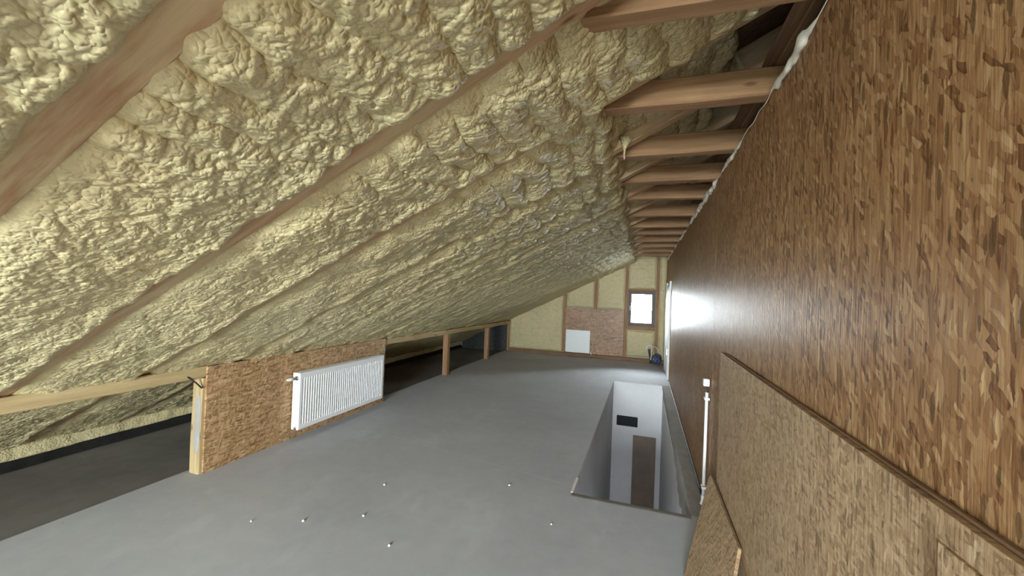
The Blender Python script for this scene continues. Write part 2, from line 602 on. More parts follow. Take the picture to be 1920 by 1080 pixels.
# darker-coloured slab behind the knee wall, a little lower, ragged screed edge
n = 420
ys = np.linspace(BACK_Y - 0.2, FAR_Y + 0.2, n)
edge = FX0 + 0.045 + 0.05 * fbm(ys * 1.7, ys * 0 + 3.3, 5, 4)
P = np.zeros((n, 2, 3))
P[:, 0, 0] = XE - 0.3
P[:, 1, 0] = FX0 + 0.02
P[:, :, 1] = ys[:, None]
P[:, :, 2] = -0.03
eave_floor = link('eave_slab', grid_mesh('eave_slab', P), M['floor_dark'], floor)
P = np.zeros((n, 3, 3))
P[:, 0, 0] = edge - 0.02
P[:, 1, 0] = edge
P[:, 2, 0] = FX0 + 0.12
P[:, :, 1] = ys[:, None]
P[:, 0, 2] = -0.032
P[:, 1, 2] = 0.0008
P[:, 2, 2] = 0.0005
se = link('screed_edge', grid_mesh('screed_edge', P), M['floor'], floor)
se.data.polygons.foreach_set('use_smooth', [False] * len(se.data.polygons))

# eaves wall, black-coloured strip along the foot of it
bm = bmesh.new()
add_box(bm, XE - 0.35, XE - 0.05, BACK_Y - 0.2, FAR_Y + 0.2, -0.22, 0.62)
eave = tag(link('wall_left', bm_done(bm, 'wall_left'), M['mortar']), 'low dark eaves wall behind the knee posts', None, None, 'structure')
P = np.zeros((n, 3, 3))
wv = 0.03 * fbm(ys * 1.3, ys * 0 + 9.1, 8, 3)
for k, (dx, z) in enumerate(((-0.03, 0.2), (0.0, 0.05), (0.06, -0.022))):
    P[:, k, 0] = XE + dx + wv * (k == 2)
    P[:, k, 2] = z + (wv * 0.6 if k < 2 else 0)
P[:, :, 1] = ys[:, None]
link('black_foot_strip', grid_mesh('black_foot_strip', P), M['black'], eave, True)

# foam skirt sprayed down the foot of the eaves
ny_ = 900
yv = np.linspace(BACK_Y, FAR_Y, ny_)
zv = np.linspace(0, 1, 16)
Yg, Zg = np.meshgrid(yv, zv, indexing='ij')
bot = 0.055 + 0.022 * fbm(yv * 1.1, yv * 0 + 6.6, 55, 4)
P = np.zeros((ny_, 16, 3))
P[:, :, 1] = Yg
P[:, :, 2] = bot[:, None] + (0.27 - bot[:, None]) * Zg
P[:, :, 0] = XE + 0.035 - 0.06 * Zg ** 2 + 0.014 * fbm(Yg * 5, Zg * 1.5, 56, 3) + 0.012 * puff(Yg / 0.09, Zg * 3, 57) - 0.05 * (Zg < 0.01)
link('foam_skirt', grid_mesh('foam_skirt', P), M['foam'], eave)

# hairline joint across the screed
hx = np.linspace(0, 1, 60)
px_ = -2.55 + (-0.62 + 2.55) * hx
py_ = 3.75 + (3.40 - 3.75) * hx + 0.02 * fbm(hx * 9, hx * 0, 58, 3)
P = np.zeros((60, 2, 3))
P[:, 0, 0] = P[:, 1, 0] = px_
P[:, 0, 1] = py_ - 0.0025 * (0.4 + np.abs(perlin(hx * 25, hx * 0 + 2, 59)))
P[:, 1, 1] = py_ + 0.0025 * (0.4 + np.abs(perlin(hx * 25, hx * 0 + 9, 59)))
P[:, :, 2] = 0.0008
link('hairline_joint', grid_mesh('hairline_joint', P), M['plaster'], floor)

# roof: boarding, rafters, foam between the rafters
RAFT = [-5.0, -4.3, -3.6, -2.9, -2.2, -1.53, -0.83, -0.13, 0.57, 1.27, 1.95, 2.65, 3.31, 3.98, 4.74, 5.48, 6.18, 6.94, 7.70, 8.50, 9.36, 10.2, 10.9]
X_TOP = 0.95
bm = bmesh.new()
dn = Vector((ST, 0, -CT))                 # unit normal pointing down into the room
a0 = Vector((XE - 0.5, 0, slope_z(XE - 0.5))) - dn * 0.24
a1 = Vector((X_TOP, 0, slope_z(X_TOP))) - dn * 0.24
vs = []
for q in (a0, a1):
    for y in (BACK_Y - 0.4, FAR_Y + 0.4):
        for off in (0, -0.05):
            vs.append(bm.verts.new(q + Vector((0, y, 0)) + dn * off))
for f in ((0, 2, 6, 4), (1, 3, 7, 5), (0, 1, 3, 2), (4, 5, 7, 6), (0, 1, 5, 4), (2, 3, 7, 6)):
    bm.faces.new([vs[i] for i in f])
ceiling = tag(link('ceiling', bm_done(bm, 'ceiling'), M['wood_dark']), 'sloping attic roof filled with lumpy yellow spray foam', None, None, 'structure')

RW = 0.085
for i, y in enumerate(RAFT):
    a = Vector((XE - 0.2, y, slope_z(XE - 0.2))) - dn * 0.09
    c = Vector((X_TOP - 0.03, y, slope_z(X_TOP - 0.03))) - dn * 0.09
    timber('rafter', a, c, 0.12 if y == 0.57 else RW, 0.18, M['wood_spray'], ceiling, (0, 1, 0), 0.002, i)


# second board nailed to the nearest rafter, with an open joint between them
bx = Vector((-3.3, 0.57 - 0.06 - 0.006 - 0.03, slope_z(-3.3))) - dn * 0.075
by = Vector((0.3, 0.57 - 0.06 - 0.006 - 0.03, slope_z(0.3))) - dn * 0.075
timber('rafter_splint', bx, by, 0.06, 0.15, M['wood_spray'], ceiling, (0, 1, 0), 0.0015, 91)


def foam_bay(i, y0, y1):
    ym = (y0 + y1) / 2
    d_cam = max(ym, 0.3)
    step = 0.0057 if ym < 2.0 else (0.0095 if ym < 4.2 else (0.013 if ym < 6.5 else 0.018))
    if ym < 0.1:
        step = 0.016
    s0, s1 = (XE - 0.05 + 3.55) / CT, (0.54 + 3.55) / CT
    ns, ny = int((s1 - s0) / step), int((y1 - y0) / step)
    s, y = np.meshgrid(np.linspace(s0, s1, ns), np.linspace(y0, y1, ny), indexing='ij')
    x = s * CT - 3.55
    # distance from the nearer rafter's edge, wandering
    wob = 0.016 * perlin(s * 6.1, y * 0 + i * 3.7, 3) + 0.010 * perlin(s * 19, y * 0 + i * 5.1, 4)
    wob2 = 0.016 * perlin(s * 5.3, y * 0 + i * 9.7 + 50, 6) + 0.010 * perlin(s * 17, y * 0 + i * 2.1, 7)
    e0 = (y - y0) - RW / 2 + wob
    e1 = (y1 - y) - RW / 2 + wob2
    # how far the foam has crept over each rafter: little near the camera, a lot farther back
    creep = np.interp(ym, [0, 1.3, 2.3, 3.5, 5, 9], [-0.002, 0.003, 0.010, 0.018, 0.024, 0.034])
    c0 = creep + 0.030 * fbm(s * 1.5, y * 0 + y0 * 7.3, 21, 3)
    c1 = creep + 0.030 * fbm(s * 1.5, y * 0 + y1 * 7.3, 21, 3) + 0.008
    b0 = sstep(-0.012, 0.05, e0 + c0)
    b1 = sstep(-0.012, 0.045, e1 + c1)
    bank = b0 * b1
    low = fbm(s * 1.9, y * 1.9, 31 + i, 3)
    w1x = s + 0.05 * perlin(s * 7, y * 7, 41 + i) + 0.008 * perlin(s * 19, y * 19, 43)
    w1y = y + 0.05 * perlin(s * 7 + 31, y * 7, 42 + i) + 0.008 * perlin(s * 19, y * 19 + 7, 44)
    big = puff(w1x / 0.115, w1y / 0.085, 51 + i)
    mid = puff(w1x / 0.052, w1y / 0.042, 52 + i)
    sml = puff(w1x / 0.030 + 0.35 * perlin(s * 14, y * 14, 45), w1y / 0.023 + 0.35 * perlin(s * 14 + 5, y * 14, 46), 53 + i)
    act = sstep(-0.45, 0.45, fbm(s * 1.4 + 8, y * 2.4, 61 + i, 2))
    # spray passes across the bay, strongest in the upper half
    ph = s / 0.15 + 0.55 * perlin(s * 1.6, y * 2.1, 71 + i) + 0.10 * perlin(s * 14, y * 14, 72)
    ridge = np.abs(np.sin(math.pi * ph)) ** 0.8
    up_m = sstep(-1.9, -0.9, x) * (0.55 + 0.45 * act)
    lip = sstep(-0.02, 0.17, e0)
    T = (0.022 + 0.030 * low) * (0.25 + 0.75 * lip)
    T = T + 0.030 * up_m * (ridge - 0.5) * (1.0 if 0.5 < ym < 3 else 0.5)
    kf = (1.0 if ym < 2.4 else 1.7) * (0.3 + 0.7 * sstep(0.0, 0.12, e0)) * (0.72 + 0.28 * sstep(-2.4, -1.2, x))
    T = T + (0.007 + 0.010 * act) * kf * (big - 0.4) + (0.006 + 0.007 * (1 - act)) * kf * (mid - 0.4) + (0.0085 + 0.0035 * (1 - act)) * np.minimum(kf, 1) * (sml - 0.4)
    # fat rolls hanging along the uphill lip of each rafter
    T = T + 0.014 * np.exp(-((e1 - 0.035) / 0.04) ** 2) * (0.6 + 0.8 * fbm(s * 3, y * 0 + i * 1.9, 81, 2))
    # between the collar ties the foam is thinner and the rafters stand free of it
    if ym > 1.9:
        rec = sstep(-0.28, -0.12, x + 0.05 * perlin(s * 7, y * 7, 91))
        T = T - 0.095 * rec
    bare = sstep(0.40, 0.50, x + 0.05 * perlin(s * 5, y * 5, 92))
    T = T - 0.16 * bare
    T = T - 0.05 * np.exp(-((y - 1.38) / 0.11) ** 2) * sstep(-0.45, -0.3, x)
    T = T - 0.02 * sstep(-3.4, -4.6, x)
    h = -0.022 + bank * (0.022 + T)
    if ym > 1.9:
        h = h - (1 - bank) * 0.02 * rec
    ds, dy = (s1 - s0) / (ns - 1), (y1 - y0) / (ny - 1)
    gs, gy = np.gradient(h, ds, dy)
    lim = np.minimum(np.minimum(y - y0, y1 - y) / 0.03, 1)
    ss = s - np.clip(gs * 0.006, -0.009, 0.009)
    yy = y - np.clip(gy * 0.006, -0.009, 0.009) * lim
    Pm = np.stack([ss * CT - 3.55 + ST * h, yy, 0.86 + ss * ST - CT * h], -1)
    ym_o = Vector((-1.5, ym, slope_z(-1.5)))
    me = grid_mesh('foam_infill', Pm - np.array(ym_o))
    link('foam_infill', me, M['foam'], ceiling, M4=Matrix.Translation(ym_o))


for i in range(len(RAFT) - 1):
    if RAFT[i + 1] < BACK_Y or RAFT[i] > FAR_Y:
        continue
    foam_bay(i, RAFT[i], RAFT[i + 1])

# foam string hanging from the lip beside the collar tie
dr = tube('foam_drip', [(-0.14, 2.60, 2.60), (-0.145, 2.60, 2.555), (-0.146, 2.601, 2.53), (-0.147, 2.602, 2.495), (-0.147, 2.602, 2.468)], [0.045, 0.02, 0.007, 0.004, 0.0055], M['foam'], None, 9)
tag(dr, 'thin foam string dripping beside the third collar beam', 'foam drip')

# right wall of varnished boards
wall_r = tag(box('wall_right', XR + 0.02, XR + 0.14, BACK_Y - 0.2, FAR_Y + 0.2, -0.0, 2.53, M['wood_dark']), 'tall partition wall clad in brown strand boards', None, None, 'structure')
seams = [BACK_Y, 0.70, 3.37, 5.87, 8.37, FAR_Y]
for i, (y0, y1) in enumerate(zip(seams, seams[1:])):
    g = 0.0025
    panel('osb_panel', (XR + 0.011, (y0 + y1) / 2, 1.275), (0, 0, 1), (0, 1, 0), 2.53, y1 - y0 - 2 * g, 0.018, M['osb_wall'], wall_r, 0.0006)
# second layer of raw board on the lower half near the camera
for (y0, y1) in ((BACK_Y, 0.42), (0.425, 2.92)):
    panel('osb_lining', (XR - 0.013, (y0 + y1) / 2, 0.633), (0, 0, 1), (0, 1, 0), 1.262, y1 - y0 - 0.004, 0.022, M['osb_low'], wall_r)
panel('osb_lining', (XR - 0.027, -0.7, 0.606), (0, 0, 1), (0, 1, 0), 1.21, 3.14, 0.006, M['osb_low'], wall_r)
# timber batten lying in the step above the lining
timber('batten', (XR - 0.006, BACK_Y + 0.02, 1.2695), (XR - 0.006, 2.86, 1.2685), 0.008, 0.006, M['wood_dark'], wall_r, (1, 0, 0), 0.001, 4)
# gun foam squeezed out along the top of the wall
rb = np.random.RandomState(5)
nn = 640
yy = np.linspace(1.15, 10.35, nn)
seg = 10
P = np.zeros((nn, seg + 1, 3))
for k in range(seg + 1):
    a = 2 * math.pi * k / seg
    rr = 0.008 + 0.013 * np.clip(puff(yy / 0.085, yy * 0 + k * 0.0 + 4.2, 12), 0, 1) + 0.010 * perlin(yy * 13, yy * 0 + 1.5 * math.cos(a), 13) + 0.006 * perlin(yy * 37, yy * 0 + 2 * math.sin(a), 19) + 0.012 * fbm(yy * 2.1, yy * 0 + 0.5, 14)
    rr = np.maximum(rr * sstep(-0.25, 0.15, perlin(yy * 1.9, yy * 0 + 0.7, 18) + 0.1), 0.002)
    P[:, k, 0] = XR - 0.004 + np.cos(a) * rr * 0.9
    P[:, k, 1] = yy
    P[:, k, 2] = 2.528 + 0.022 * perlin(yy * 5.3, yy * 0 + 2.2, 15) + np.sin(a) * rr * 1.25
link('foam_bead', grid_mesh('foam_bead', P), M['foam_white'], wall_r, True)

# upper right: boarding that closes the roof behind the wall head, and the other slope
bk = tag(box('wall_ridge', 0.80, 0.86, BACK_Y - 0.2, FAR_Y + 0.2, -0.1, 3.35, M['wood_dark']), 'dark boarding behind the head of the partition', None, None, 'structure')

# gable walls: backing with a hole for the window


def gable(name, y0, y1, W, mat, label):
    bm = bmesh.new()
    x0, x1, z0, z1 = W
    for a in ((XE - 0.5, x0, -0.2, 3.3), (x1, 0.95, -0.2, 3.3), (x0, x1, -0.2, z0), (x0, x1, z1, 3.3)):
        add_box(bm, a[0], a[1], y0, y1, a[2], a[3])
    return tag(link(name, bm_done(bm, name), mat), label, None, None, 'structure')


wall_f = gable('wall_far', FAR_Y + 0.045, FAR_Y + 0.24, W1, M['mortar'], 'far gable wall with foam, studs, boards and a small window')
wall_b = gable('wall_back', BACK_Y - 0.24, BACK_Y, W2, M['mortar'], 'gable wall with a window behind the viewer')


def wall_foam(x0, x1, z0, z1f, amp=0.02, seed=0, step=0.02):
    nx, nz = max(6, int((x1 - x0) / step)), 60
    u = np.linspace(0, 1, nx)
    P = np.zeros((nx, nz, 3))
    for i, uu in enumerate(u):
        x = x0 + (x1 - x0) * uu
        zt = z1f(x) if callable(z1f) else z1f
        z = np.linspace(z0, zt, nz)
        P[i, :, 0] = x
        P[i, :, 2] = z
    X, Z = P[:, :, 0], P[:, :, 2]
    ex = np.minimum(X - x0, x1 - X)
    ez = np.minimum(Z - z0, P[:, -1:, 2] - Z)
    e = np.minimum(ex, ez)
    b = sstep(0, 0.05, e)
    hh = b * (0.030 + amp * fbm(X * 3, Z * 3, seed, 3) + amp * 0.9 * (puff(X / 0.16, Z / 0.09, seed + 3) - 0.4) + 0.004 * puff(X / 0.04, Z / 0.035, seed + 4))
    P[:, :, 1] = FAR_Y + 0.043 - hh
    c = Vector(((x0 + x1) / 2, FAR_Y, z0))
    return link('foam_infill', grid_mesh('foam_infill', P - np.array(c)), M['foam'], wall_f, M4=Matrix.Translation(c))


top = lambda x: min(slope_z(x) + 0.02, 2.72)
wall_foam(-3.50, -2.02, 0.09, top, seed=3)
wall_foam(-1.945, -1.215, 1.28, top, seed=7)
wall_foam(-1.145, -0.455, 1.28, top, seed=11)
wall_foam(-0.385, 0.285, 1.815, 2.72, seed=15)
wall_foam(-0.40, 0.285, 0.12, 0.78, seed=19)
wall_foam(0.355, 0.53, 0.04, 2.72, seed=23)
for (x, z0, z1, w) in ((-1.983, 0.0, slope_z(-1.98), 0.075), (-1.18, 1.26, slope_z(-1.18), 0.07), (-0.42, 0.0, 2.45, 0.065), (0.32, 0.0, 2.6, 0.065), (-3.53, 0.0, 0.9, 0.06)):
    timber('stud', (x, FAR_Y + 0.02, z0), (x, FAR_Y + 0.02, z1), w, 0.05, M['wood'], wall_f, (1, 0, 0), 0.001, int(x * 50))
timber('window_header', (-0.39, FAR_Y + 0.022, 1.79), (0.29, FAR_Y + 0.022, 1.79), 0.05, 0.05, M['wood'], wall_f, (0, 1, 0), 0.001, 2)
timber('window_sill_rail', (-0.39, FAR_Y + 0.022, 0.835), (0.29, FAR_Y + 0.022, 0.835), 0.05, 0.085, M['wood'], wall_f, (0, 1, 0), 0.001, 3)
timber('sole_plate', (-3.5, FAR_Y + 0.005, 0.045), (0.5, FAR_Y + 0.005, 0.045), 0.08, 0.09, M['wood_dark'], wall_f, (0, 1, 0), 0.002, 3)
panel('eave_shade_panel', (-4.24, FAR_Y + 0.036, 0.42), (1, 0, 0), (0, 0, 1), 1.34, 0.9, 0.012, M['eave_shade'], wall_f)  # dark-coloured panel added to shade the eave end of the gable
panel('osb_panel', ((-1.945 - 0.455) / 2, FAR_Y + 0.005, 0.68), (1, 0, 0), (0, 0, 1), 1.49, 1.17, 0.018, M['osb_far'], wall_f)


def window(name, W, ywall, s, label):
    """frame, sash and pane; s = +1 when the outside is at +Y"""
    x0, x1, z0, z1 = W
    root = tag(empty(name, ((x0 + x1) / 2, ywall, z0)), label, None, None, 'structure')

    def ring(nm, ax0, ax1, az0, az1, w, ya, yb, mat, bev=0.004):
        bm = bmesh.new()
        add_box(bm, ax0, ax0 + w, ya, yb, az0, az1, bev)
        add_box(bm, ax1 - w, ax1, ya, yb, az0, az1, bev)
        add_box(bm, ax0 + w, ax1 - w, ya, yb, az0, az0 + w, bev)
        add_box(bm, ax0 + w, ax1 - w, ya, yb, az1 - w, az1, bev)
        return link(nm, bm_done(bm, nm), mat, root)
    ya, yb = sorted((ywall - 0.02 * s, ywall + 0.10 * s))
    ring('window_frame', x0, x1, z0, z1, 0.03, ya, yb, M['frame_brown'])
    ya, yb = sorted((ywall + 0.005 * s, ywall + 0.075 * s))
    sash = ring('sash', x0 + 0.03, x1 - 0.03, z0 + 0.03, z1 - 0.03, 0.052, ya, yb, M['frame_brown'])
    yc = ywall + 0.04 * s
    box('pane', x0 + 0.078, x1 - 0.078, yc - 0.004, yc + 0.004, z0 + 0.078, z1 - 0.078, M['glass'], sash)
    box('handle', x0 + 0.042, x0 + 0.058, *sorted((ywall - 0.03 * s, ywall + 0.006 * s)), z0 + 0.38, z0 + 0.5, M['white_plastic'], sash, 0.004)
    return root


window('window_1', W1, FAR_Y, 1, 'small brown-framed window in the far gable')
window('window_2', W2, BACK_Y, -1, 'window in the gable behind the viewer')

# white door in the partition near the far end
door = tag(empty('door_1', (XR, 9.1, 0)), 'white door seen edge-on near the far end of the partition', None, None, 'structure')
leaf = box('door_leaf', XR - 0.025, XR + 0.0, 8.55, 9.62, 0.02, 1.9, M['door_white'], door, 0.004)
box('door_frame', XR - 0.035, XR + 0.0, 9.625, 9.69, 0.0, 1.95, M['white_plastic'], door, 0.003)
box('door_frame', XR - 0.035, XR + 0.0, 8.48, 8.545, 0.0, 1.95, M['white_plastic'], door, 0.003)
box('door_handle', XR - 0.06, XR - 0.026, 8.62, 8.66, 0.46, 0.60, M['chrome'], leaf, 0.006)

# ------------------------------------------------------------------ stairwell under the floor
ZB = -3.0
sw = tag(box('wall_stair_far', SX0 - 0.06, SX1 + 0.1, SY1 - 0.012, SY1 + 0.1, ZB, -0.004, M['plaster']), 'white plastered far wall of the stairwell', None, None, 'structure')
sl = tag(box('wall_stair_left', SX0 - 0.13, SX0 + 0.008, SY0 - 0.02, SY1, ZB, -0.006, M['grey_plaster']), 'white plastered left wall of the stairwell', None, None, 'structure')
sr = tag(box('wall_stair_right', SX1 - 0.004, SX1 + 0.1, SY0 - 0.1, SY1, ZB, -0.2, M['plaster']), 'white plastered right wall of the stairwell', None, None, 'structure')
for nm, a in (('wall_hall_left', (SX0 - 0.9, SX0 - 0.8, 0.4, SY0, ZB, -0.22)), ('wall_hall_right', (SX1 + 0.1, SX1 + 0.2, 0.4, SY0, ZB, -0.22)), ('wall_hall_near', (SX0 - 0.9, SX1 + 0.2, 0.4, 0.5, ZB, -0.22)), ('wall_hall_side', (SX0 - 0.9, SX0 - 0.13, SY0 - 0.1, SY0, ZB, -0.22))):
    tag(box(nm, *a, M['plaster']), 'white plastered wall of the hall below the attic', None, None, 'structure')
tag(box('floor_stair', SX0 - 0.9, SX1 + 0.2, 0.4, SY1 + 0.2, ZB - 0.1, ZB, M['plaster']), 'pale floor at the bottom of the stairwell', None, None, 'structure')
# broken slab edge over the plaster on the wall side: ragged lower border
nn = 220
yy = np.linspace(SY0, SY1, nn)
dep = 0.20 + 0.16 * fbm(yy * 0.9, yy * 0 + 1.7, 33, 4) + 0.05 * perlin(yy * 7, yy * 0 + 0.3, 34)
dep = np.clip(dep, 0.04, 0.42) * np.interp(yy, [3.3, 4.6, 5.6, 7.4, 7.9], [1.5, 1.1, 1.0, 0.7, 0.4])
P = np.zeros((nn, 6, 3))
for k in range(6):
    f = k / 5
    P[:, k, 0] = SX1 - 0.012 + (0.02 if k == 5 else 0) - 0.006 * perlin(yy * 8, yy * 0 + k * 1.3, 35) + (0.012 if k == 0 else 0)
    P[:, k, 1] = yy
    P[:, k, 2] = 0.002 - dep * f
link('slab_edge', grid_mesh('slab_edge', P), M['slab_edge'], floor, True)
# rough strip of mortar between the opening and the partition
P = np.zeros((nn, 8, 3))
for k in range(8):
    P[:, k, 0] = SX1 + 0.0 + (XR - 0.003 - SX1) * k / 7
    P[:, k, 1] = yy
    P[:, k, 2] = 0.003 + 0.006 * np.clip(fbm(yy * 6, yy * 0 + k * 0.5, 36, 3) + 0.3, 0, 2)
link('mortar_strip', grid_mesh('mortar_strip', P), M['slab_edge'], floor, True)
# near edge lip, slightly broken
nn = 60
xx = np.linspace(SX0, SX1, nn)
P = np.zeros((nn, 4, 3))
for k, (dy, z) in enumerate(((-0.05, 0.001), (-0.006, 0.003), (0.006, -0.01), (0.004, -0.22))):
    P[:, k, 0] = xx
    P[:, k, 1] = SY0 + dy + 0.006 * fbm(xx * 9, xx * 0 + k, 37, 3)
    P[:, k, 2] = z
link('slab_edge', grid_mesh('slab_edge', P), M['slab_edge'], floor, True)

# dark recess in the stairwell's far wall, with two white clips
rec = tag(empty('wall_niche', (-0.225, SY1, -0.81)), 'dark rectangular recess with two white corner clips in the stairwell wall', 'recess')
box('recess_back', -0.405, -0.045, SY1 - 0.016, SY1 - 0.013, -0.81, -0.645, M['dark_hole'], rec)
for a in ((-0.415, -0.405, -0.815, -0.64), (-0.045, -0.035, -0.815, -0.64)):
    box('recess_frame', a[0], a[1], SY1 - 0.024, SY1 - 0.0125, a[2], a[3], M['dark_hole'], rec)
for a in ((-0.415, -0.035, -0.82, -0.81), (-0.415, -0.035, -0.645, -0.636)):
    box('recess_frame', a[0], a[1], SY1 - 0.024, SY1 - 0.0125, a[2], a[3], M['dark_hole'], rec)
for x in (-0.425, -0.030):
    box('corner_clip', x - 0.014, x + 0.014, SY1 - 0.032, SY1 - 0.0125, -0.642, -0.615, M['white_plastic'], rec, 0.004)

dr2 = tag(empty('door_2', (0.09, SY1, ZB)), 'plain brown door at the foot of the stairwell', None, None, 'structure')
box('door_leaf', -0.11, 0.295, SY1 - 0.03, SY1 - 0.0125, ZB, -0.97, M['brown_door'], dr2, 0.004)

# white corner profile left at the near corner of the opening
cp = tag(empty('corner_profile', (SX0, SY0 + 0.12, 0)), 'short white plastic corner profile at the near corner of the opening', 'profile')
box('flange', SX0 - 0.012, SX0 + 0.008, SY0 + 0.005, SY0 + 0.28, 0.001, 0.006, M['white_plastic'], cp)
box('flange', SX0 + 0.004, SX0 + 0.009, SY0 + 0.005, SY0 + 0.28, -0.09, 0.001, M['white_plastic'], cp)

# ------------------------------------------------------------------ knee wall: beams, posts, board
PX0, PX1 = -3.555, -3.445


def thing_beam(name, p0, p1, w, h, mat, label, cat, group=None, side=None, seed=0):
    return tag(timber(name, p0, p1, w, h, mat, None, side, 0.003, seed), label, cat, group)


thing_beam('knee_beam', (-3.5, BACK_Y + 0.01, 0.842), (-3.5, 2.40, 0.842), 0.10, 0.098, M['wood_pale'], 'pale beam under the foam running out of frame at left edge', 'beam', 'knee wall beams', (1, 0, 0), 1)
thing_beam('knee_beam', (-3.5, 4.80, 0.835), (-3.5, 10.46, 0.79), 0.10, 0.085, M['wood_pale'], 'pale beam over the two short posts beyond the radiator', 'beam', 'knee wall beams', (1, 0, 0), 2)
p1 = thing_beam('post', (-3.5, 2.41, -0.002), (-3.5, 2.41, 0.792), 0.11, 0.09, M['wood_pale'], 'near wooden post with a grey mortar smear beside the board', 'post', 'knee wall posts', (1, 0, 0), 3)
thing_beam('post', (-3.52, 6.85, -0.002), (-3.52, 6.85, 0.775), 0.10, 0.10, M['wood'], 'middle wooden post, first one beyond the ribbed radiator', 'post', 'knee wall posts', (1, 0, 0), 4)
thing_beam('post', (-3.52, 8.92, -0.002), (-3.52, 8.92, 0.76), 0.10, 0.10, M['wood'], 'farthest wooden post, near the far gable corner', 'post', 'knee wall posts', (1, 0, 0), 5)
# mortar smear on the near post
u = np.linspace(0, 1, 30)
P = np.zeros((30, 5, 3))
for k in range(5):
    w_ = 0.030 + 0.010 * perlin(u * 5, u * 0 + 1.1, 44)
    P[:, k, 0] = -3.482 + (k - 2) / 2 * w_ * np.minimum(1, np.minimum(u, 1 - u) * 9 + 0.15)
    P[:, k, 1] = 2.3645 - 0.003 * (1 - abs(k - 2) / 2)
    P[:, k, 2] = 0.16 + 0.5 * u
link('mortar_smear', grid_mesh('mortar_smear', P), M['mortar'], p1, True)

kb = panel('osb_board', (-3.434, 3.60, 0.444), (0, 1, 0), (0, 0, 1), 2.42, 0.888, 0.018, M['osb_knee'], None)
tag(kb, 'brown strand board closing the knee wall behind the ribbed radiator', 'board')
w = tube('wire', [(-3.48, 2.20, 0.86), (-3.452, 2.26, 0.82), (-3.44, 2.31, 0.77), (-3.436, 2.358, 0.715)], 0.006, M['wire'], None, 8)
tag(w, 'short dark wire hanging across the near post top', 'wire')

# ------------------------------------------------------------------ collar ties and the purlin resting on them
TIES = [1.40, 2.10, 2.81, 3.46, 4.06, 4.90, 5.66, 6.32, 7.10, 7.86, 8.67, 9.55]
ORD = ['nearest collar beam, cut off by the top edge of the photo', 'second collar beam from the viewer, broad and reddish', 'third collar beam from the viewer, with the foam string',
       'fourth collar beam from the viewer', 'fifth collar beam from the viewer', 'sixth collar beam from the viewer', 'seventh collar beam from the viewer', 'eighth collar beam from the viewer',
       'fourth collar beam counted from the far gable', 'third collar beam counted from the far gable', 'second collar beam counted from the far gable', 'last collar beam, closest to the far gable']
for i, (y, lb) in enumerate(zip(TIES, ORD)):
    thing_beam('collar_beam', (-0.62, y, 2.607), (0.72, y + 0.01, 2.607), 0.085, 0.13, M['wood'], lb, 'beam', 'collar beams', (0, 1, 0), 20 + i)
thing_beam('purlin', (0.585, BACK_Y + 0.01, 2.745), (0.585, FAR_Y, 2.745), 0.10, 0.14, M['wood_dark'], 'dark long timber lying across the collar beams behind the wall head', 'beam', None, (1, 0, 0), 60)

# ------------------------------------------------------------------ radiators


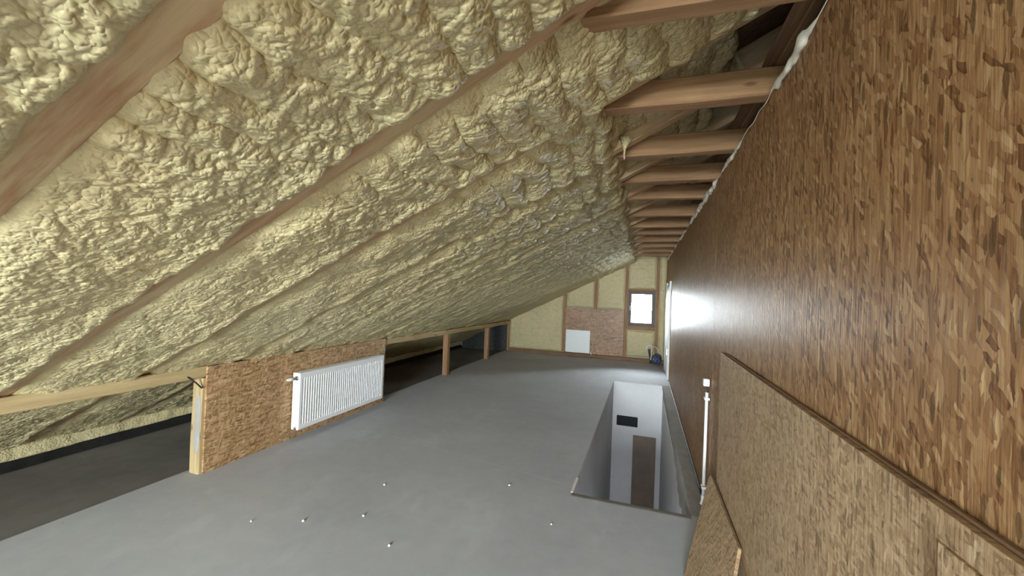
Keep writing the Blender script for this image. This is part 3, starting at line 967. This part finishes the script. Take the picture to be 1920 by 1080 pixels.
def ribbed_radiator():
    L, Hh, D = 1.40, 0.585, 0.09
    y0, z0, xb = 3.245, 0.105, -3.41
    root = tag(empty('radiator', (xb, y0 + L / 2, z0)), 'long white ribbed panel radiator on the brown board', 'radiator')
    xf = xb + D
    # front plate with vertical flutes
    nf = 40
    mY, mZt, mZb = 0.035, 0.055, 0.045
    prof = []
    for i in range(nf):
        a = y0 + mY + (L - 2 * mY) * i / nf
        wv = (L - 2 * mY) / nf
        prof += [(a, 0.0), (a + wv * 0.18, -0.015), (a + wv * 0.50, -0.015), (a + wv * 0.68, 0.0)]
    prof.append((y0 + L - mY, 0.0))
    bm = bmesh.new()
    rows = []
    for (z, k) in ((z0 + mZb, 0), (z0 + mZb + 0.02, 1), (z0 + Hh - mZt - 0.02, 1), (z0 + Hh - mZt, 0)):
        rows.append([bm.verts.new((xf + d * k, y, z)) for y, d in prof])
    for a, c in zip(rows, rows[1:]):
        for k in range(len(prof) - 1):
            bm.faces.new((a[k], a[k + 1], c[k + 1], c[k]))
    # flat border
    o = root.location
    def quad(pts):
        bm.faces.new([bm.verts.new(p) for p in pts])
    e = 0.006
    quad([(xf, y0 + e, z0 + e), (xf, y0 + L - e, z0 + e), (xf, y0 + L - mY, z0 + mZb), (xf, y0 + mY, z0 + mZb)])
    quad([(xf, y0 + e, z0 + Hh - e), (xf, y0 + L - e, z0 + Hh - e), (xf, y0 + L - mY, z0 + Hh - mZt), (xf, y0 + mY, z0 + Hh - mZt)])
    quad([(xf, y0 + e, z0 + e), (xf, y0 + e, z0 + Hh - e), (xf, y0 + mY, z0 + Hh - mZt), (xf, y0 + mY, z0 + mZb)])
    quad([(xf, y0 + L - e, z0 + e), (xf, y0 + L - e, z0 + Hh - e), (xf, y0 + L - mY, z0 + Hh - mZt), (xf, y0 + L - mY, z0 + mZb)])
    quad([(xf, y0 + e, z0 + Hh - e), (xf, y0 + L - e, z0 + Hh - e), (xf - e, y0 + L, z0 + Hh), (xf - e, y0, z0 + Hh)])
    quad([(xf, y0 + e, z0 + e), (xf, y0 + L - e, z0 + e), (xf - e, y0 + L, z0), (xf - e, y0, z0)])
    quad([(xf, y0 + e, z0 + e), (xf, y0 + e, z0 + Hh - e), (xf - e, y0, z0 + Hh), (xf - e, y0, z0)])
    quad([(xf, y0 + L - e, z0 + e), (xf, y0 + L - e, z0 + Hh - e), (xf - e, y0 + L, z0 + Hh), (xf - e, y0 + L, z0)])
    bmesh.ops.remove_doubles(bm, verts=bm.verts, dist=1e-5)
    bmesh.ops.translate(bm, verts=bm.verts, vec=-o)
    link('front_panel', bm_done(bm, 'front_panel'), M['white'], root, M4=Matrix.Translation(o))
    box('back_panel', xb, xb + 0.02, y0 + 0.01, y0 + L - 0.01, z0 + 0.01, z0 + Hh - 0.01, M['white'], root, 0.004)
    # convector fins seen from above through the grille
    bm = bmesh.new()
    for i in range(56):
        y = y0 + 0.03 + (L - 0.06) * i / 55
        add_box(bm, xb + 0.022, xf - 0.016, y - 0.0012, y + 0.0012, z0 + 0.05, z0 + Hh - 0.05)
    tag(link('convector_fins', bm_done(bm, 'convector_fins'), M['white'], root), kind='stuff')
    # side covers with a rounded notch at the bottom, top grille with slots
    for yy0 in (y0, y0 + L - 0.004):
        bm = bmesh.new()
        pts = [(xb, z0), (xb + 0.032, z0), (xb + 0.038, z0 + 0.022), (xb + 0.05, z0 + 0.03), (xb + 0.062, z0 + 0.022), (xb + 0.068, z0), (xf - 0.006, z0), (xf - 0.006, z0 + Hh), (xb, z0 + Hh)]
        a = [bm.verts.new((x, yy0, z)) for x, z in pts]
        c = [bm.verts.new((x, yy0 + 0.004, z)) for x, z in pts]
        bm.faces.new(a)
        bm.faces.new(c)
        for i in range(len(a)):
            j = (i + 1) % len(a)
            bm.faces.new((a[i], a[j], c[j], c[i]))
        bmesh.ops.translate(bm, verts=bm.verts, vec=-o)
        link('side_cover', bm_done(bm, 'side_cover'), M['white'], root, M4=Matrix.Translation(o))
    bm = bmesh.new()
    for (a, c) in ((xb + 0.0, xb + 0.012), (xf - 0.02, xf - 0.006)):
        add_box(bm, a, c, y0 + 0.004, y0 + L - 0.004, z0 + Hh - 0.004, z0 + Hh)
    ns = 70
    for i in range(ns + 1):
        y = y0 + 0.006 + (L - 0.012) * i / ns
        add_box(bm, xb + 0.012, xf - 0.02, y - 0.005, y + 0.005, z0 + Hh - 0.004, z0 + Hh)
    bmesh.ops.translate(bm, verts=bm.verts, vec=-o)
    link('top_grille', bm_done(bm, 'top_grille'), M['white'], root, M4=Matrix.Translation(o))
    # thermostatic valve at the near upper corner
    zc, xc = z0 + Hh - 0.055, xb + 0.052
    vb = tube('valve_body', [(xc, y0 + 0.003, zc), (xc, y0 - 0.02, zc), (xc - 0.004, y0 - 0.04, zc)], [0.014, 0.013, 0.011], M['chrome'], root, 12)
    tube('valve_ring', [(xc, y0 - 0.002, zc), (xc, y0 - 0.008, zc)], 0.022, M['chrome'], vb, 16)
    tube('valve_cap', [(xc - 0.004, y0 - 0.038, zc), (xc - 0.01, y0 - 0.075, zc), (xc - 0.014, y0 - 0.10, zc), (xc - 0.015, y0 - 0.118, zc)], [0.015, 0.016, 0.013, 0.004], M['white_plastic'], vb, 14)
    tube('drain_plug', [(xc, y0 + 0.004, z0 + 0.025), (xc, y0 - 0.012, z0 + 0.025)], 0.010, M['chrome'], root, 12)
    for y in (y0 + 0.28, y0 + L - 0.30):
        box('bracket', xb - 0.012, xb + 0.05, y - 0.015, y + 0.015, z0 - 0.012, z0 + 0.05, M['white'], root, 0.002)


ribbed_radiator()

fr = tag(empty('radiator', (-1.59, FAR_Y - 0.08, 0.12)), 'small flat white panel radiator on the far gable', 'radiator')
box('front_panel', -1.905, -1.275, FAR_Y - 0.10, FAR_Y - 0.085, 0.12, 0.70, M['white'], fr, 0.006)
box('body', -1.895, -1.285, FAR_Y - 0.084, FAR_Y - 0.02, 0.13, 0.69, M['white'], fr, 0.004)
tube('valve_body', [(-1.262, FAR_Y - 0.06, 0.15), (-1.25, FAR_Y - 0.06, 0.13), (-1.24, FAR_Y - 0.06, 0.09)], 0.014, M['white_plastic'], fr, 10)
tube('valve_body', [(-1.91, FAR_Y - 0.06, 0.17), (-1.925, FAR_Y - 0.06, 0.15), (-1.925, FAR_Y - 0.06, 0.10)], 0.012, M['chrome'], fr, 10)

# ------------------------------------------------------------------ conduit with a connector on the partition
cd = tag(empty('conduit', (XR - 0.02, 3.47, 0)), 'upright white electrical conduit on the partition by the stair opening', 'conduit')
tube('pipe', [(XR - 0.022, 3.47, 0.06), (XR - 0.022, 3.455, 0.45), (XR - 0.022, 3.445, 0.885)], 0.0115, M['white_plastic'], cd, 14)
tube('end_elbow', [(XR - 0.022, 3.47, 0.075), (XR - 0.023, 3.472, 0.03), (XR - 0.032, 3.475, 0.008)], 0.0145, M['white_plastic'], cd, 14)
for z in (0.15, 0.835):
    box('clip', XR - 0.040, XR - 0.001, 3.43, 3.485, z - 0.009, z + 0.009, M['white_plastic'], cd, 0.004)
tube('cable', [(XR - 0.022, 3.445, 0.87), (XR - 0.018, 3.43, 0.905), (XR - 0.025, 3.437, 0.94)], 0.005, M['wire'], cd, 8)
box('connector', XR - 0.052, XR - 0.008, 3.415, 3.465, 0.935, 0.992, M['white_plastic'], cd, 0.007)

# thin dark cable lying in the joint along the partition
tag(tube('floor_cable', [(XR - 0.012, 3.62, 0.014), (XR - 0.010, 4.6, 0.012), (XR - 0.012, 5.7, 0.015), (XR - 0.008, 6.8, 0.012), (XR - 0.012, 8.3, 0.012)], 0.008, M['wire'], None, 7, smooth_steps=5),
    'dark cable lying along the foot of the partition beside the stair opening', 'cable')

# leaning off-cut of strand board at the lower right; local plane leans on the wall
ta = math.atan2(0.20, 0.42)
ay = Vector((math.sin(ta), 0, math.cos(ta)))     # up the board
org = Vector((0.272, 2.5, 0.012))
poly = [(-0.85, 0.0), (0.02, 0.0), (0.50, 0.44), (0.485, 0.462), (-0.33, 0.462)]   # (along +Y, up the board)
pl = [(v, -u_) for u_, v in poly]
lb = panel('board_offcut', org, ay, (0, -1, 0), 1, 1, 0.016, M['osb_low'], None, poly=pl)
tag(lb, 'strand board off-cut leaning on the partition at the lower right', 'board')

# ------------------------------------------------------------------ small things by the far gable
bag = tag(empty('cable_bundle', (0.27, FAR_Y - 0.18, 0)), 'dark blue bundle with a white cable loop under the far window', 'bundle')
nu, nv = 40, 24
uu, vv = np.meshgrid(np.linspace(0, 2 * math.pi, nu), np.linspace(0.02, math.pi - 0.02, nv), indexing='ij')
rad = 1 + 0.22 * perlin(np.cos(uu) * 2.2 + 7, vv * 1.8 + np.sin(uu) * 2, 77) + 0.10 * perlin(np.cos(uu) * 6, vv * 5 + np.sin(uu) * 5, 78)
P = np.stack([0.125 * rad * np.sin(vv) * np.cos(uu), 0.10 * rad * np.sin(vv) * np.sin(uu), 0.125 + 0.125 * np.cos(vv) * (0.9 + 0.2 * np.cos(uu * 3))], -1)
link('sack', grid_mesh('sack', P), M['bag_blue'], bag, True, Matrix.Translation((0.33, FAR_Y - 0.18, 0)))
tube('dark_hose', [(0.205, FAR_Y - 0.2, 0.02), (0.19, FAR_Y - 0.2, 0.15), (0.165, FAR_Y - 0.19, 0.28), (0.155, FAR_Y - 0.19, 0.36)], 0.022, M['wire'], bag, 9, smooth_steps=4)
tube('cable_loop', [(0.20, FAR_Y - 0.22, 0.10), (0.215, FAR_Y - 0.22, 0.25), (0.22, FAR_Y - 0.22, 0.42), (0.17, FAR_Y - 0.22, 0.47), (0.11, FAR_Y - 0.21, 0.42), (0.085, FAR_Y - 0.21, 0.35)], 0.010, M['white_plastic'], bag, 8, smooth_steps=5)
tube('cable_loop', [(0.22, FAR_Y - 0.21, 0.44), (0.30, FAR_Y - 0.2, 0.42), (0.37, FAR_Y - 0.19, 0.36), (0.42, FAR_Y - 0.18, 0.27)], 0.008, M['white_plastic'], bag, 8, smooth_steps=5)
sk = tag(empty('lamp_socket', (0.42, FAR_Y - 0.03, 1.76)), 'small white lamp socket right of the far window', 'lamp socket')
tube('socket', [(0.42, FAR_Y + 0.02, 1.77), (0.42, FAR_Y - 0.02, 1.76), (0.42, FAR_Y - 0.05, 1.745)], [0.03, 0.028, 0.02], M['white_plastic'], sk, 12)
tube('cable', [(0.42, FAR_Y + 0.0, 1.79), (0.44, FAR_Y - 0.0, 1.84), (0.47, FAR_Y, 1.87)], 0.006, M['white_plastic'], sk, 7)

# crumbs of foam on the floor
CR = [(-2.14, 2.17, 'white crumb on the floor, leftmost but one near the bottom'), (-1.95, 2.80, 'white crumb on the floor nearest the ribbed radiator'), (-1.81, 2.37, 'white crumb on the floor in the middle of the near scatter'),
      (-1.45, 2.16, 'white crumb on the floor closest to the bottom edge of the photo'), (-1.01, 3.19, 'white crumb on the floor nearest the stair opening'), (-2.45, 2.04, 'tiny white crumb on the floor, leftmost of the scatter'),
      (-0.56, 2.77, 'pale crumb on the floor in front of the stair opening')]
for i, (x, y, lbx) in enumerate(CR):
    bm = bmesh.new()
    bmesh.ops.create_icosphere(bm, subdivisions=2, radius=0.0085 if i not in (5, 6) else 0.006)
    rr = random.Random(i)
    for v in bm.verts:
        v.co *= rr.uniform(0.75, 1.25)
        v.co.z = max(v.co.z, -0.003)
    o = link('foam_crumb', bm_done(bm, 'foam_crumb'), M['white_plastic'], None, True, Matrix.Translation((x, y, 0.003)))
    tag(o, lbx, 'crumb', 'foam crumbs on the floor')
